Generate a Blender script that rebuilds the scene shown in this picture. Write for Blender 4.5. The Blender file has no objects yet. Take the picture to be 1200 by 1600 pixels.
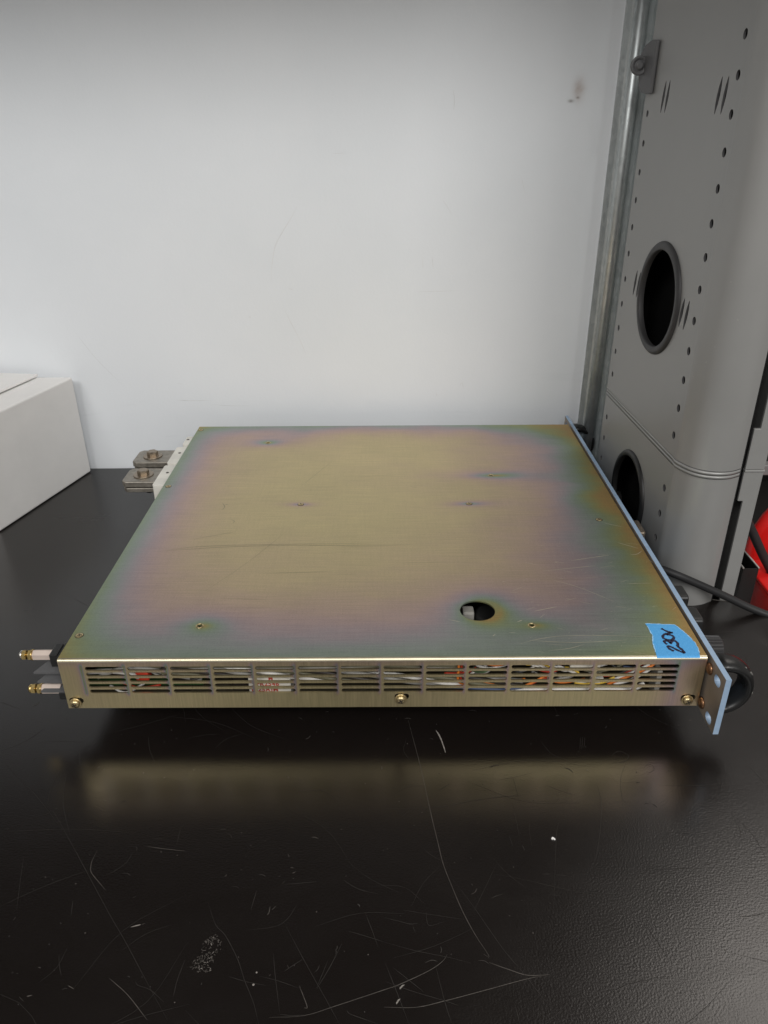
import bpy, math, random
from mathutils import Vector, Matrix

random.seed(7)
scene = bpy.context.scene
COL = scene.collection

# ------------------------------------------------------------------ data
TABLE_SCRATCHES = [(0.5,0.9,[(16.0,414.9),(18.7,397.7),(23.0,369.5),(26.9,336.7),(30.6,309.3),(32.5,296.2),(35.7,283.8),(40.6,267.3),(46.1,253.4),(52.0,241.6),(49.2,242.7)]),(0.6,0.9,[(51.6,238.3),(61.1,234.6),(70.3,231.6),(81.3,231.9)]),(0.5,0.8,[(81.3,231.9),(69.0,229.7),(48.6,224.6),(27.7,219.5),(13.5,216.6),(-2.0,216.8)]),(0.5,0.8,[(-56.9,212.5),(-40.4,213.2),(-25.3,217.6),(-2.0,225.0),(6.0,227.7),(20.7,234.3),(28.1,239.2),(30.7,242.8)]),(0.3,0.5,[(37.0,286.2),(47.1,269.2),(59.5,245.7),(68.0,233.0),(76.1,219.7),(80.8,212.3)]),(0.4,0.6,[(-1.3,229.1),(12.2,224.2),(27.7,219.5),(34.3,217.1)]),(0.3,0.4,[(-1.9,249.6),(14.7,244.7),(30.9,241.2),(42.1,238.1)]),(0.4,0.7,[(-1.8,263.3),(6.7,261.0),(11.8,259.5),(16.6,259.8)]),(0.3,0.5,[(62.0,289.2),(79.5,285.0),(92.1,281.2),(105.0,277.9),(119.8,273.5),(137.0,269.5)]),(0.3,0.6,[(2.6,236.1),(17.6,223.9)]),(0.35,0.6,[(24.1,237.6),(27.6,219.2),(30.2,208.9)]),(0.35,0.6,[(-1.3,238.4),(4.3,224.0),(9.8,209.1)]),(0.3,0.5,[(61.6,217.5),(62.4,208.6)]),(0.45,0.7,[(-1.5,336.0),(27.3,336.7),(42.7,339.0),(55.0,341.9),(74.4,344.8),(86.7,345.7)]),(0.4,0.6,[(79.3,339.7),(79.5,313.8)]),(0.4,0.6,[(33.8,350.4),(41.6,356.1)]),(1.6,1.3,[(35.2,404.4),(36.8,400.6),(38.2,395.7),(39.5,389.0),(40.4,383.0)]),(0.35,0.6,[(21.0,307.2),(26.4,301.8),(32.1,297.9)]),(0.3,0.35,[(136.2,356.2),(134.4,336.6),(125.2,308.4),(116.7,289.1)]),(0.35,0.4,[(151.5,377.7),(154.6,381.2),(158.6,382.9),(162.2,380.5),(163.1,377.6),(159.4,373.6),(154.8,372.5),(151.6,374.8)]),(0.35,0.4,[(170.9,367.8),(174.0,371.2),(176.6,370.0),(176.8,366.7),(173.4,363.9),(170.8,365.1)]),(0.4,0.45,[(135.2,396.4),(132.1,385.0)]),(0.4,0.45,[(136.7,397.0),(133.3,384.4)]),(0.4,0.45,[(138.5,397.0),(134.9,385.5)]),(0.35,0.55,[(-211.3,340.2),(-196.1,322.1),(-176.5,298.2),(-171.3,291.8),(-151.3,267.2),(-137.9,251.5),(-126.6,237.5),(-117.8,226.6),(-105.4,211.4)]),(0.3,0.3,[(-234.3,320.6),(-217.4,321.8),(-186.5,322.5),(-151.7,319.3)]),(0.6,0.9,[(-142.1,309.7),(-130.2,307.8),(-118.6,306.3)]),(0.5,0.6,[(-139.8,315.0),(-134.0,315.0)]),(0.4,0.5,[(-125.4,326.1),(-124.9,310.8)]),(0.4,0.6,[(-149.7,305.7),(-150.3,301.4),(-151.9,298.0),(-156.6,293.0),(-161.6,290.1)]),(0.5,0.8,[(-170.9,307.3),(-171.6,300.3),(-170.9,296.0),(-169.2,292.2),(-162.8,286.0),(-157.6,281.1)]),(0.5,0.8,[(-139.7,231.8),(-128.0,223.5),(-115.3,211.8)]),(0.35,0.6,[(-126.1,230.1),(-124.3,228.2),(-117.6,225.9),(-109.4,220.0)]),(0.9,1.1,[(-137.1,259.0),(-133.7,260.0),(-132.0,260.4)]),(0.5,0.8,[(-131.4,260.4),(-130.2,261.1)]),(0.4,0.6,[(-103.9,241.0),(-105.4,230.6),(-105.4,222.7)]),(0.4,0.4,[(-173.6,275.0),(-171.5,266.3)]),(0.35,0.4,[(-169.8,244.2),(-167.2,238.2),(-164.4,233.3)]),(2.2,0.12,[(-191.2,224.1),(-177.3,218.8),(-164.3,215.7),(-147.8,212.6)]),(0.6,0.8,[(-159.4,228.5),(-155.5,226.6)]),(0.9,1.0,[(-177.7,223.3),(-175.1,223.9)]),(0.5,0.6,[(-181.3,223.1),(-178.2,220.9)]),(0.4,0.6,[(-98.7,273.2),(-91.9,260.0),(-85.6,253.9),(-76.7,240.7),(-71.7,230.3),(-65.6,219.4),(-61.7,209.6)]),(0.35,0.6,[(-59.0,243.9),(-56.6,232.4),(-52.2,214.5)]),(0.4,0.6,[(-52.2,213.9),(-46.6,213.3),(-40.4,213.5)]),(0.3,0.5,[(-64.7,232.4),(-54.7,229.8),(-44.4,226.3)]),(0.55,0.9,[(-43.9,226.9),(-41.6,222.5),(-39.2,217.1),(-40.7,216.8)]),(0.3,0.5,[(-55.3,260.8),(-42.9,240.4),(-28.4,217.6),(-23.3,209.3)]),(0.45,0.6,[(-23.9,248.8),(-29.5,236.4),(-35.5,225.3)]),(0.35,0.5,[(-30.7,239.7),(-35.5,225.9)]),(0.4,0.6,[(-20.8,255.8),(-10.3,252.5),(-1.9,249.6)]),(0.35,0.5,[(-11.9,265.9),(-8.7,257.5),(-4.9,246.9)]),(0.4,0.6,[(-19.9,215.4),(-18.6,213.9),(-13.7,212.1),(-5.1,209.2)]),(0.35,0.5,[(-80.1,232.3),(-70.7,229.6),(-60.8,227.7)]),(0.4,0.6,[(-24.5,286.3),(-21.6,283.9),(-15.3,280.2),(-5.3,277.4)]),(0.5,0.6,[(-72.9,280.0),(-74.3,268.4)]),(0.6,0.9,[(-64.1,270.6),(-64.3,266.4),(-65.2,265.7)]),(0.5,0.8,[(-61.0,270.5),(-62.8,268.3)]),(0.5,0.6,[(-57.6,283.8),(-48.6,284.5),(-40.0,285.3)]),(0.3,0.3,[(-75.3,256.6),(-59.9,258.7),(-53.6,263.3),(-49.2,272.0)]),(0.4,0.4,[(-52.4,234.6),(-48.8,237.2),(-43.6,240.8)]),(0.4,0.6,[(-51.1,237.9),(-49.9,235.6)]),(0.5,0.5,[(73.5,314.8),(74.4,308.0)]),(0.5,0.6,[(80.1,308.4),(81.1,304.8)]),(0.5,0.6,[(88.2,289.0),(93.3,288.9)]),(0.5,0.6,[(96.1,288.5),(102.8,287.6)]),(0.3,0.4,[(89.3,276.1),(95.9,275.3)]),(0.5,0.6,[(57.2,274.1),(60.5,275.6),(64.2,276.7)]),(0.3,0.35,[(21.1,266.8),(21.4,259.7),(23.8,258.6),(30.7,260.8)]),(0.3,0.35,[(13.5,258.0),(14.7,254.8)]),(0.3,0.4,[(8.6,267.6),(20.7,265.3),(41.1,261.8)]),(0.3,0.3,[(148.3,291.3),(166.8,292.0),(182.7,291.4)]),(0.4,0.5,[(189.1,262.3),(196.2,262.6),(205.6,264.4)]),(0.35,0.4,[(97.1,243.6),(103.5,242.6),(108.7,241.2)]),(0.3,0.35,[(175.8,353.1),(212.5,352.2)]),(0.35,0.3,[(193.1,338.5),(210.8,329.9)]),(0.3,0.25,[(-264.0,387.1),(-250.7,397.2),(-242.2,409.6)]),(0.3,0.3,[(-241.2,395.8),(-223.9,396.9),(-210.0,395.5)]),(0.35,0.4,[(-211.6,392.5),(-204.3,373.1)]),(0.4,0.5,[(9.1,329.5),(14.4,334.4)]),(0.3,0.3,[(-165.9,399.9),(-161.7,387.7),(-155.1,376.0)]),(0.35,0.3,[(-212.4,271.5),(-201.4,278.8),(-186.7,287.1),(-167.8,295.6)]),(0.3,0.3,[(63.3,295.9),(46.8,266.2)]),(0.3,0.25,[(89.7,263.9),(102.5,317.7),(108.4,327.1)])]

COVER_SCRATCHES = [(0.5,-0.5,[(25.4,141.5),(56.2,145.4),(92.7,149.2),(148.5,150.8),(199.3,149.2),(238.2,150.9)]),(0.4,-0.5,[(36.2,144.5),(71.0,150.5),(148.3,153.0),(209.9,152.3)]),(0.22,-0.2,[(78.2,78.1),(104.7,121.4),(135.3,183.6)]),(0.35,-0.35,[(52.5,161.7),(72.7,169.3),(86.0,174.8)]),(0.6,-0.6,[(65.3,230.7),(68.6,222.7),(67.5,216.3)]),(0.5,-0.6,[(67.6,228.0),(71.4,226.6)]),(0.5,-0.5,[(78.5,197.4),(82.4,194.9),(82.1,190.1)]),(0.5,0.9,[(365.1,123.7),(380.3,127.6),(399.1,132.5)]),(0.4,0.6,[(340.7,108.4),(366.8,112.9),(382.5,115.7)]),(0.5,0.9,[(410.2,152.3),(416.9,148.0),(424.4,142.6)]),(0.5,0.9,[(415.1,132.3),(420.6,133.3),(426.3,138.4)]),(0.5,0.7,[(408.5,187.5),(411.8,185.1),(423.5,179.1)]),(0.35,0.5,[(310.3,16.7),(320.0,20.2),(336.0,23.6),(364.5,24.2),(397.6,22.5)]),(0.35,0.5,[(325.0,7.5),(339.6,10.1),(350.0,14.3)]),(0.35,0.35,[(315.5,18.8),(345.3,16.4),(380.5,19.0)]),(0.35,0.35,[(400.4,89.3),(420.0,90.0)]),(0.5,0.6,[(309.2,40.3),(313.2,42.6)]),(0.35,0.5,[(260.9,43.8),(269.6,40.6)]),(0.4,0.6,[(290.1,24.0),(292.1,26.2)]),(0.4,0.5,[(323.7,53.5),(340.9,59.0)]),(0.3,0.3,[(343.4,96.2),(362.8,84.3),(384.2,65.2)]),(0.3,-0.3,[(225.6,121.1),(266.6,122.7)]),(0.3,-0.25,[(120.2,106.7),(175.2,109.0)]),(0.3,-0.25,[(91.9,72.0),(130.2,70.0)]),(0.3,-0.25,[(161.5,327.9),(134.3,265.9)]),(0.3,-0.2,[(189.5,287.5),(227.7,291.6)]),(0.3,-0.3,[(239.8,264.5),(248.9,260.1)])]

INK = [[(407.6,31.6),(409.3,29.4),(410.8,28.0),(412.2,27.3),(413.4,26.7),(411.4,26.2),(409.7,25.6)],[(409.7,25.6),(407.3,24.5),(405.7,22.5),(405.5,20.8),(406.4,19.4),(408.5,18.4),(410.5,18.7),(412.2,20.0),(412.9,21.8),(412.3,23.4),(410.8,24.3),(408.9,24.4)],[(405.8,13.6),(405.0,15.0),(404.8,16.6),(405.6,17.6),(407.0,17.6),(408.0,16.3),(408.5,14.7),(409.5,16.4),(410.7,17.4),(412.4,17.2),(413.1,15.3),(412.9,13.4),(411.9,11.6)],[(407.8,6.2),(406.8,7.4),(405.7,8.9),(405.3,10.7),(406.2,11.7),(407.8,10.6),(409.5,8.6),(411.2,6.7),(412.7,5.4),(414.0,4.4),(414.0,6.4),(413.4,8.6),(411.9,11.6)]]

TAPE = [(398.3,37.2),(399.2,37.5),(408.8,36.8),(418.2,36.0),(419.6,33.6),(422.1,26.8),(423.8,21.4),(425.2,14.9),(425.0,11.0),(424.1,4.7),(423.5,1.6),(423.0,-0.4),(408.4,-0.4),(395.8,-0.2),(394.9,1.8),(395.4,5.6),(396.2,11.2),(396.7,15.7),(399.2,24.3),(399.0,29.0),(398.9,33.1)]

WALL_MARKS = [(0.9,[(-90.1,301.4),(-96.9,290.6),(-108.4,274.5),(-116.3,261.3),(-121.3,241.2),(-123.3,224.0)]),(0.7,[(-111.6,195.8),(-104.1,177.7),(-95.7,159.3),(-89.3,142.0)]),(0.7,[(72.7,409.5),(74.3,401.0),(74.0,391.3)]),(0.5,[(146.7,329.6),(150.2,319.1),(152.1,312.2)]),(0.9,[(-246.8,87.3),(-228.6,86.4),(-205.6,86.2)]),(0.5,[(-206.2,81.4),(-183.3,79.6),(-160.3,79.4)]),(0.5,[(-242.6,107.9),(-237.4,107.1)]),(1.2,[(-190.8,206.4),(-189.6,204.3)]),(1.0,[(-151.6,186.1),(-149.6,183.9)]),(0.9,[(63.0,93.4),(64.6,89.4)]),(0.4,[(37.9,211.6),(66.6,212.0),(84.5,212.6)]),(0.6,[(90.9,101.9),(93.8,105.8),(95.6,98.7)]),(0.5,[(96.1,274.8),(99.7,272.2)]),(0.5,[(64.0,308.5),(71.1,298.9),(76.1,290.6)]),(0.5,[(44.5,250.0),(45.4,236.4)]),(0.5,[(55.1,248.6),(56.7,236.3)]),(0.8,[(-105.2,216.9),(-99.6,214.8)]),(0.8,[(-306.3,437.6),(-305.3,435.9)]),(0.4,[(-49.9,352.4),(-36.7,352.9)]),(0.5,[(-352.0,168.8),(-333.9,138.7),(-309.3,107.7)])]

CLIP = [(21.3, 440.8), (7.3, 441.9), (-7.1, 439.3), (-15.8, 433.2), (-23.5, 431.8), (-35.7, 432.6), (-44.6, 428.6), (-41.6, 421.8), (-30.1, 415.6), (-15.5, 413.5), (-12.8, 407.4), (-2.4, 402.5), (7.9, 401.2), (20.7, 400.8)]

W, DEP = 0.42813, 0.43           # chassis: depth of the unit runs along x, its width runs away from the camera
ZT, ZB = 0.06759, 0.02656        # cover top and chassis bottom above the table
YAW = -0.0062121
X0, Y0 = -0.21644, 0.40032
CAM_H = 0.38129

# ------------------------------------------------------------------ mesh builder
class MB:
    def __init__(self):
        self.v = []; self.f = []; self.m = []; self.s = []
    def add(self, verts, faces, mat=0, smooth=False):
        o = len(self.v)
        self.v += [tuple(p) for p in verts]
        for f in faces:
            self.f.append(tuple(i + o for i in f)); self.m.append(mat); self.s.append(smooth)
        return self
    def box(self, x0, x1, y0, y1, z0, z1, mat=0):
        v = [(x0,y0,z0),(x1,y0,z0),(x1,y1,z0),(x0,y1,z0),(x0,y0,z1),(x1,y0,z1),(x1,y1,z1),(x0,y1,z1)]
        f = [(0,3,2,1),(4,5,6,7),(0,1,5,4),(1,2,6,5),(2,3,7,6),(3,0,4,7)]
        return self.add(v, f, mat)
    def tube(self, path, r, n=10, mat=0, caps=True):
        P = [Vector(p) for p in path]
        rs = r if isinstance(r, (list, tuple)) else [r]*len(P)
        up = None; rings = []
        for i, p in enumerate(P):
            t = (P[min(i+1, len(P)-1)] - P[max(i-1, 0)]).normalized()
            if up is None:
                up = Vector((0,0,1)) if abs(t.z) < .9 else Vector((1,0,0))
            a = (up - t*up.dot(t)).normalized(); up = a; b = t.cross(a)
            rings.append([p + (a*math.cos(2*math.pi*k/n) + b*math.sin(2*math.pi*k/n))*rs[i] for k in range(n)])
        v = [q for R_ in rings for q in R_]
        f = [(i*n+k, i*n+(k+1)%n, (i+1)*n+(k+1)%n, (i+1)*n+k) for i in range(len(P)-1) for k in range(n)]
        self.add(v, f, mat, True)
        if caps:
            o = len(self.v) - len(v)
            self.f.append(tuple(o+k for k in reversed(range(n)))); self.m.append(mat); self.s.append(False)
            o2 = o + (len(P)-1)*n
            self.f.append(tuple(o2+k for k in range(n))); self.m.append(mat); self.s.append(False)
        return self
    def lathe(self, c, axis, prof, n=24, mat=0, smooth=True, phase=0.0):
        """prof: list of (distance along axis, radius)"""
        ax = Vector(axis).normalized(); c = Vector(c)
        u = Vector((0,0,1)) if abs(ax.z) < .9 else Vector((1,0,0))
        u = (u - ax*u.dot(ax)).normalized(); w = ax.cross(u)
        v = []
        for d, r in prof:
            for k in range(n):
                a = 2*math.pi*k/n + phase
                v.append(c + ax*d + (u*math.cos(a) + w*math.sin(a))*max(r, 1e-5))
        f = [(i*n+k, i*n+(k+1)%n, (i+1)*n+(k+1)%n, (i+1)*n+k) for i in range(len(prof)-1) for k in range(n)]
        o = len(self.v); self.add(v, f, mat, smooth)
        self.f.append(tuple(o+k for k in reversed(range(n)))); self.m.append(mat); self.s.append(False)
        o2 = o + (len(prof)-1)*n
        self.f.append(tuple(o2+k for k in range(n))); self.m.append(mat); self.s.append(False)
        return self
    def prism(self, poly, to3, t0, t1, mat=0, smooth=False):
        """poly in a plane, extruded from t0 to t1; to3(u, v, t)"""
        n = len(poly)
        v = [to3(p[0], p[1], t0) for p in poly] + [to3(p[0], p[1], t1) for p in poly]
        self.add(v, [(i, (i+1)%n, n+(i+1)%n, n+i) for i in range(n)], mat, smooth)
        o = len(self.v) - 2*n
        self.f.append(tuple(o+k for k in reversed(range(n)))); self.m.append(mat); self.s.append(False)
        self.f.append(tuple(o+n+k for k in range(n))); self.m.append(mat); self.s.append(False)
        return self
    def plate(self, outer, holes, to3, t, mat=0, bevel=0.0, edge_mat=None):
        """flat sheet with real openings, thickness t centred on 0; to3(u, v, w)"""
        cu = bpy.data.curves.new('outline', 'CURVE'); cu.dimensions = '2D'; cu.fill_mode = 'BOTH'
        cu.extrude = t/2 - bevel; cu.bevel_depth = bevel; cu.bevel_resolution = 1; cu.offset = -bevel
        for loop in [outer] + list(holes):
            sp = cu.splines.new('POLY'); sp.points.add(len(loop)-1); sp.use_cyclic_u = True
            for q, p in zip(sp.points, loop): q.co = (p[0], p[1], 0, 1)
        ob = bpy.data.objects.new('outline', cu); COL.objects.link(ob)
        dg = bpy.context.evaluated_depsgraph_get(); dg.update()
        me = bpy.data.meshes.new_from_object(ob.evaluated_get(dg))
        o = len(self.v)
        self.v += [tuple(to3(*q.co)) for q in me.vertices]
        for p in me.polygons:
            self.f.append(tuple(i+o for i in p.vertices))
            flat = abs(p.normal.z) > .5
            self.m.append(mat if (flat or edge_mat is None) else edge_mat); self.s.append(False)
        bpy.data.objects.remove(ob); bpy.data.curves.remove(cu); bpy.data.meshes.remove(me)
        return self
    def ribbon(self, pts, w, to3, mat=0, taper=True):
        """a fine scratch: smooth narrow strip"""
        P = smooth_path([(p[0], p[1], 0) for p in pts], 4)
        n = len(P); v = []
        for i, p in enumerate(P):
            t = Vector(P[min(i+1, n-1)]) - Vector(P[max(i-1, 0)])
            if t.length < 1e-9: t = Vector((1,0,0))
            t.normalize(); q = Vector((-t.y, t.x, 0))
            e = min(1.0, .25 + 1.5*min(i, n-1-i)/max(n-1, 1)*2) if taper else 1.0
            h = w*.5*e*(0.75 + .5*random.random())
            v.append(to3(*(Vector(p)+q*h)[:2])); v.append(to3(*(Vector(p)-q*h)[:2]))
        return self.add(v, [(2*i, 2*i+1, 2*i+3, 2*i+2) for i in range(n-1)], mat)
    def build(self, name, mats, parent=None, bevel=0.0, seg=2, loc=None):
        me = bpy.data.meshes.new(name); me.from_pydata(self.v, [], self.f); me.update()
        if not isinstance(mats, (list, tuple)): mats = [mats]
        for m in mats: me.materials.append(m)
        me.polygons.foreach_set('material_index', self.m)
        me.polygons.foreach_set('use_smooth', self.s)
        import bmesh
        bm = bmesh.new(); bm.from_mesh(me); bmesh.ops.recalc_face_normals(bm, faces=bm.faces); bm.to_mesh(me); bm.free()
        ob = bpy.data.objects.new(name, me); COL.objects.link(ob)
        if parent is not None: ob.parent = parent
        if loc is not None: ob.location = loc
        if bevel:
            b = ob.modifiers.new('bevel', 'BEVEL'); b.width = bevel; b.segments = seg; b.limit_method = 'ANGLE'; b.angle_limit = math.radians(40)
        return ob

def smooth_path(P, k=6):
    P = [Vector(p) for p in P]
    if len(P) < 3: return [P[0].lerp(P[-1], i/k) for i in range(k+1)] if len(P) == 2 else P
    Q = [2*P[0]-P[1]] + P + [2*P[-1]-P[-2]]; out = []
    for i in range(1, len(Q)-2):
        a, b, c, d = Q[i-1:i+3]
        for j in range(k):
            t = j/k
            out.append(.5*((2*b) + (c-a)*t + (2*a-5*b+4*c-d)*t*t + (3*b-a-3*c+d)*t**3))
    out.append(P[-1]); return out

def circle(cx, cy, r, n=24): return [(cx+r*math.cos(2*math.pi*k/n), cy+r*math.sin(2*math.pi*k/n)) for k in range(n)]
def ellipse(cx, cy, rx, ry, n=20): return [(cx+rx*math.cos(2*math.pi*k/n), cy+ry*math.sin(2*math.pi*k/n)) for k in range(n)]
def rrect(x0, x1, y0, y1, r, n=5):
    out = []
    for cx, cy, a0 in ((x1-r, y0+r, -90), (x1-r, y1-r, 0), (x0+r, y1-r, 90), (x0+r, y0+r, 180)):
        for k in range(n+1):
            a = math.radians(a0 + 90*k/n); out.append((cx+r*math.cos(a), cy+r*math.sin(a)))
    return out

def tag(o, label=None, cat=None, group=None, kind=None):
    if label: o['label'] = label
    if cat: o['category'] = cat
    if group: o['group'] = group
    if kind: o['kind'] = kind
    return o
def empty(name, loc, rz=0.0):
    o = bpy.data.objects.new(name, None); o.empty_display_size = .02; COL.objects.link(o)
    o.location = loc; o.rotation_euler = (0, 0, rz); return o

# ------------------------------------------------------------------ materials
class N:
    """small helper over a node tree"""
    def __init__(self, name):
        self.mat = bpy.data.materials.new(name); self.mat.use_nodes = True
        self.t = self.mat.node_tree; self.b = self.t.nodes['Principled BSDF']
    def new(self, typ, **kw):
        n = self.t.nodes.new(typ)
        for k, v in kw.items(): setattr(n, k, v)
        return n
    def put(self, sock, val):
        if isinstance(val, bpy.types.NodeSocket): self.t.links.new(val, sock)
        else: sock.default_value = val
    def math(self, op, a, b=0.0, c=0.0, clamp=False):
        n = self.new('ShaderNodeMath', operation=op, use_clamp=clamp)
        self.put(n.inputs[0], a); self.put(n.inputs[1], b); self.put(n.inputs[2], c); return n.outputs[0]
    def add(self, a, b): return self.math('ADD', a, b)
    def sub(self, a, b): return self.math('SUBTRACT', a, b)
    def mul(self, a, b): return self.math('MULTIPLY', a, b)
    def fall(self, d, r):            # exp(-(d/r))
        return self.math('EXPONENT', self.mul(d, -1.0/r))
    def obj(self):
        n = self.new('ShaderNodeTexCoord'); s = self.new('ShaderNodeSeparateXYZ'); self.t.links.new(n.outputs['Object'], s.inputs[0])
        return n.outputs['Object'], s.outputs[0], s.outputs[1], s.outputs[2]
    def scaled(self, vec, sc):
        m = self.new('ShaderNodeMapping'); self.t.links.new(vec, m.inputs['Vector']); m.inputs['Scale'].default_value = sc; return m.outputs[0]
    def noise(self, vec, scale, detail=3, rough=.5, dist=0.0):
        n = self.new('ShaderNodeTexNoise'); self.t.links.new(vec, n.inputs['Vector'])
        n.inputs['Scale'].default_value = scale; n.inputs['Detail'].default_value = detail
        n.inputs['Roughness'].default_value = rough; n.inputs['Distortion'].default_value = dist
        return n.outputs['Fac']
    def ramp(self, fac, stops, mode='LINEAR'):
        n = self.new('ShaderNodeValToRGB'); self.put(n.inputs[0], fac); e = n.color_ramp.elements
        n.color_ramp.interpolation = mode
        while len(e) < len(stops): e.new(.5)
        for q, (p, c) in zip(e, stops): q.position = p; q.color = (*c, 1) if len(c) == 3 else c
        return n.outputs[0]
    def mix(self, fac, a, b):
        n = self.new('ShaderNodeMix', data_type='RGBA'); self.put(n.inputs[0], fac)
        self.put(n.inputs[6], (*a, 1) if isinstance(a, tuple) and len(a) == 3 else a)
        self.put(n.inputs[7], (*b, 1) if isinstance(b, tuple) and len(b) == 3 else b); return n.outputs[2]
    def map(self, v, a, b, c, d):
        n = self.new('ShaderNodeMapRange'); self.put(n.inputs[0], v)
        for i, q in enumerate((a, b, c, d)): n.inputs[i+1].default_value = q
        return n.outputs[0]
    def bump(self, h, strength, dist=.001):
        n = self.new('ShaderNodeBump'); self.put(n.inputs['Height'], h); n.inputs['Strength'].default_value = strength
        n.inputs['Distance'].default_value = dist; self.t.links.new(n.outputs[0], self.b.inputs['Normal'])
    def set(self, color=None, rough=None, metal=None, spec=None, coat=None):
        if color is not None: self.put(self.b.inputs['Base Color'], (*color, 1) if isinstance(color, tuple) and len(color) == 3 else color)
        if rough is not None: self.put(self.b.inputs['Roughness'], rough)
        if metal is not None: self.put(self.b.inputs['Metallic'], metal)
        if spec is not None: self.put(self.b.inputs['Specular IOR Level'], spec)
        if coat is not None: self.put(self.b.inputs['Coat Weight'], coat)
        return self.mat

def simple(name, color, rough=.5, metal=0.0, spec=.5, var=.12, scale=60, bump=0.0):
    n = N(name); vec, x, y, z = n.obj()
    f = n.noise(vec, scale, 4, .6)
    lo = tuple(c*(1-var) for c in color); hi = tuple(min(1, c*(1+var)) for c in color)
    n.set(n.ramp(f, [(.3, lo), (.7, hi)]), n.map(f, .3, .7, max(.02, rough-.06), min(1, rough+.06)), metal, spec)
    if bump: n.bump(n.noise(vec, scale*12, 2), bump, .0004)
    return n.mat

# colours of the yellow passivation as its film gets thicker: straw, pink, mauve, teal grey, green, gold
FILM = [(0.0, (.605,.515,.285)), (.18, (.59,.48,.29)), (.36, (.55,.395,.345)), (.49, (.455,.37,.395)), (.60, (.35,.385,.375)),
        (.74, (.29,.375,.25)), (.87, (.39,.375,.15)), (1.0, (.49,.31,.12))]

def mat_cover_top():
    n = N('passivated_zinc_top'); vec, x, y, z = n.obj()
    a = n.add(x, W/2); b = n.add(y, DEP/2)
    wob = n.sub(n.noise(n.scaled(vec, (1, 1.7, 1)), 9, 3, .55), .5)
    wob2 = n.sub(n.noise(n.scaled(vec, (1, 3, 1)), 30, 3, .55), .5)
    aw = n.add(a, n.mul(wob, .035)); bw = n.add(b, n.mul(wob, .030))
    left = n.mul(n.fall(n.math('MAXIMUM', aw, 0), .046), .72)
    ra = n.math('MAXIMUM', n.sub(W, aw), 0)
    right = n.mul(n.fall(ra, .070), .97)
    near = n.mul(n.fall(n.math('MAXIMUM', bw, 0), .075), .70)
    fb = n.math('MAXIMUM', n.sub(DEP, bw), 0)
    far = n.mul(n.fall(fb, .034), .66)
    p3 = lambda q: n.math('POWER', q, 2.2)
    e = n.math('POWER', n.add(n.add(p3(left), p3(right)), n.add(p3(near), p3(far))), 1/2.2)
    e = n.add(e, n.mul(wob, .30))
    # rings of colour round each punched hole, drawn out along the rolling direction
    def halo(ha, hb, amp, ra_, rb_):
        dx = n.mul(n.sub(a, ha), 1/ra_); dy = n.mul(n.sub(b, hb), 1/rb_)
        d = n.math('SQRT', n.add(n.mul(dx, dx), n.mul(dy, dy)))
        return n.mul(n.math('EXPONENT', n.mul(d, -1.0)), amp)
    for h in [(.138,.227,.75,.011,.0035), (.2936,.2265,.75,.013,.004), (.087,.379,.75,.013,.007), (.325,.2887,.75,.024,.006),
              (.089,.0375,.55,.012,.008), (.322,.0364,.40,.012,.006)]:
        e = n.add(e, halo(*h))
    dx = n.sub(a, .2875); dy = n.sub(b, .0548)
    d = n.math('MAXIMUM', n.sub(n.math('SQRT', n.add(n.mul(dx, dx), n.mul(dy, dy))), .0126), 0)
    e = n.add(e, n.mul(n.fall(d, .011), .50))
    e = n.add(e, n.mul(wob2, .10))
    e = n.math('MINIMUM', e, 1.0)
    col = n.ramp(e, FILM, 'B_SPLINE')
    brush = n.noise(n.scaled(vec, (25, 700, 1)), 1.0, 4, .65)
    grain = n.noise(n.scaled(vec, (900, 1500, 1)), 1.0, 2, .6)
    grime = n.noise(vec, 14, 5, .62)
    cross = n.noise(n.scaled(vec, (500, 30, 1)), 1.0, 3, .6)
    k = n.add(n.add(n.map(brush, .25, .75, .86, 1.08), n.map(cross, .3, .7, -.022, .022)), n.map(grain, .25, .75, -.12, .12))
    k = n.add(k, n.map(grime, .35, .7, -.06, .05))
    mm = n.new('ShaderNodeMix', data_type='RGBA', blend_type='MULTIPLY'); mm.inputs[0].default_value = 1
    n.put(mm.inputs[6], col)
    cc = n.new('ShaderNodeCombineColor'); [n.put(cc.inputs[i], k) for i in range(3)]
    n.put(mm.inputs[7], cc.outputs[0])
    n.set(mm.outputs[2], n.map(n.add(brush, n.mul(grime, .5)), .4, 1.1, .38, .52), .80)
    n.bump(n.add(brush, n.mul(grain, .6)), .10, .0004)
    return n.mat

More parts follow.
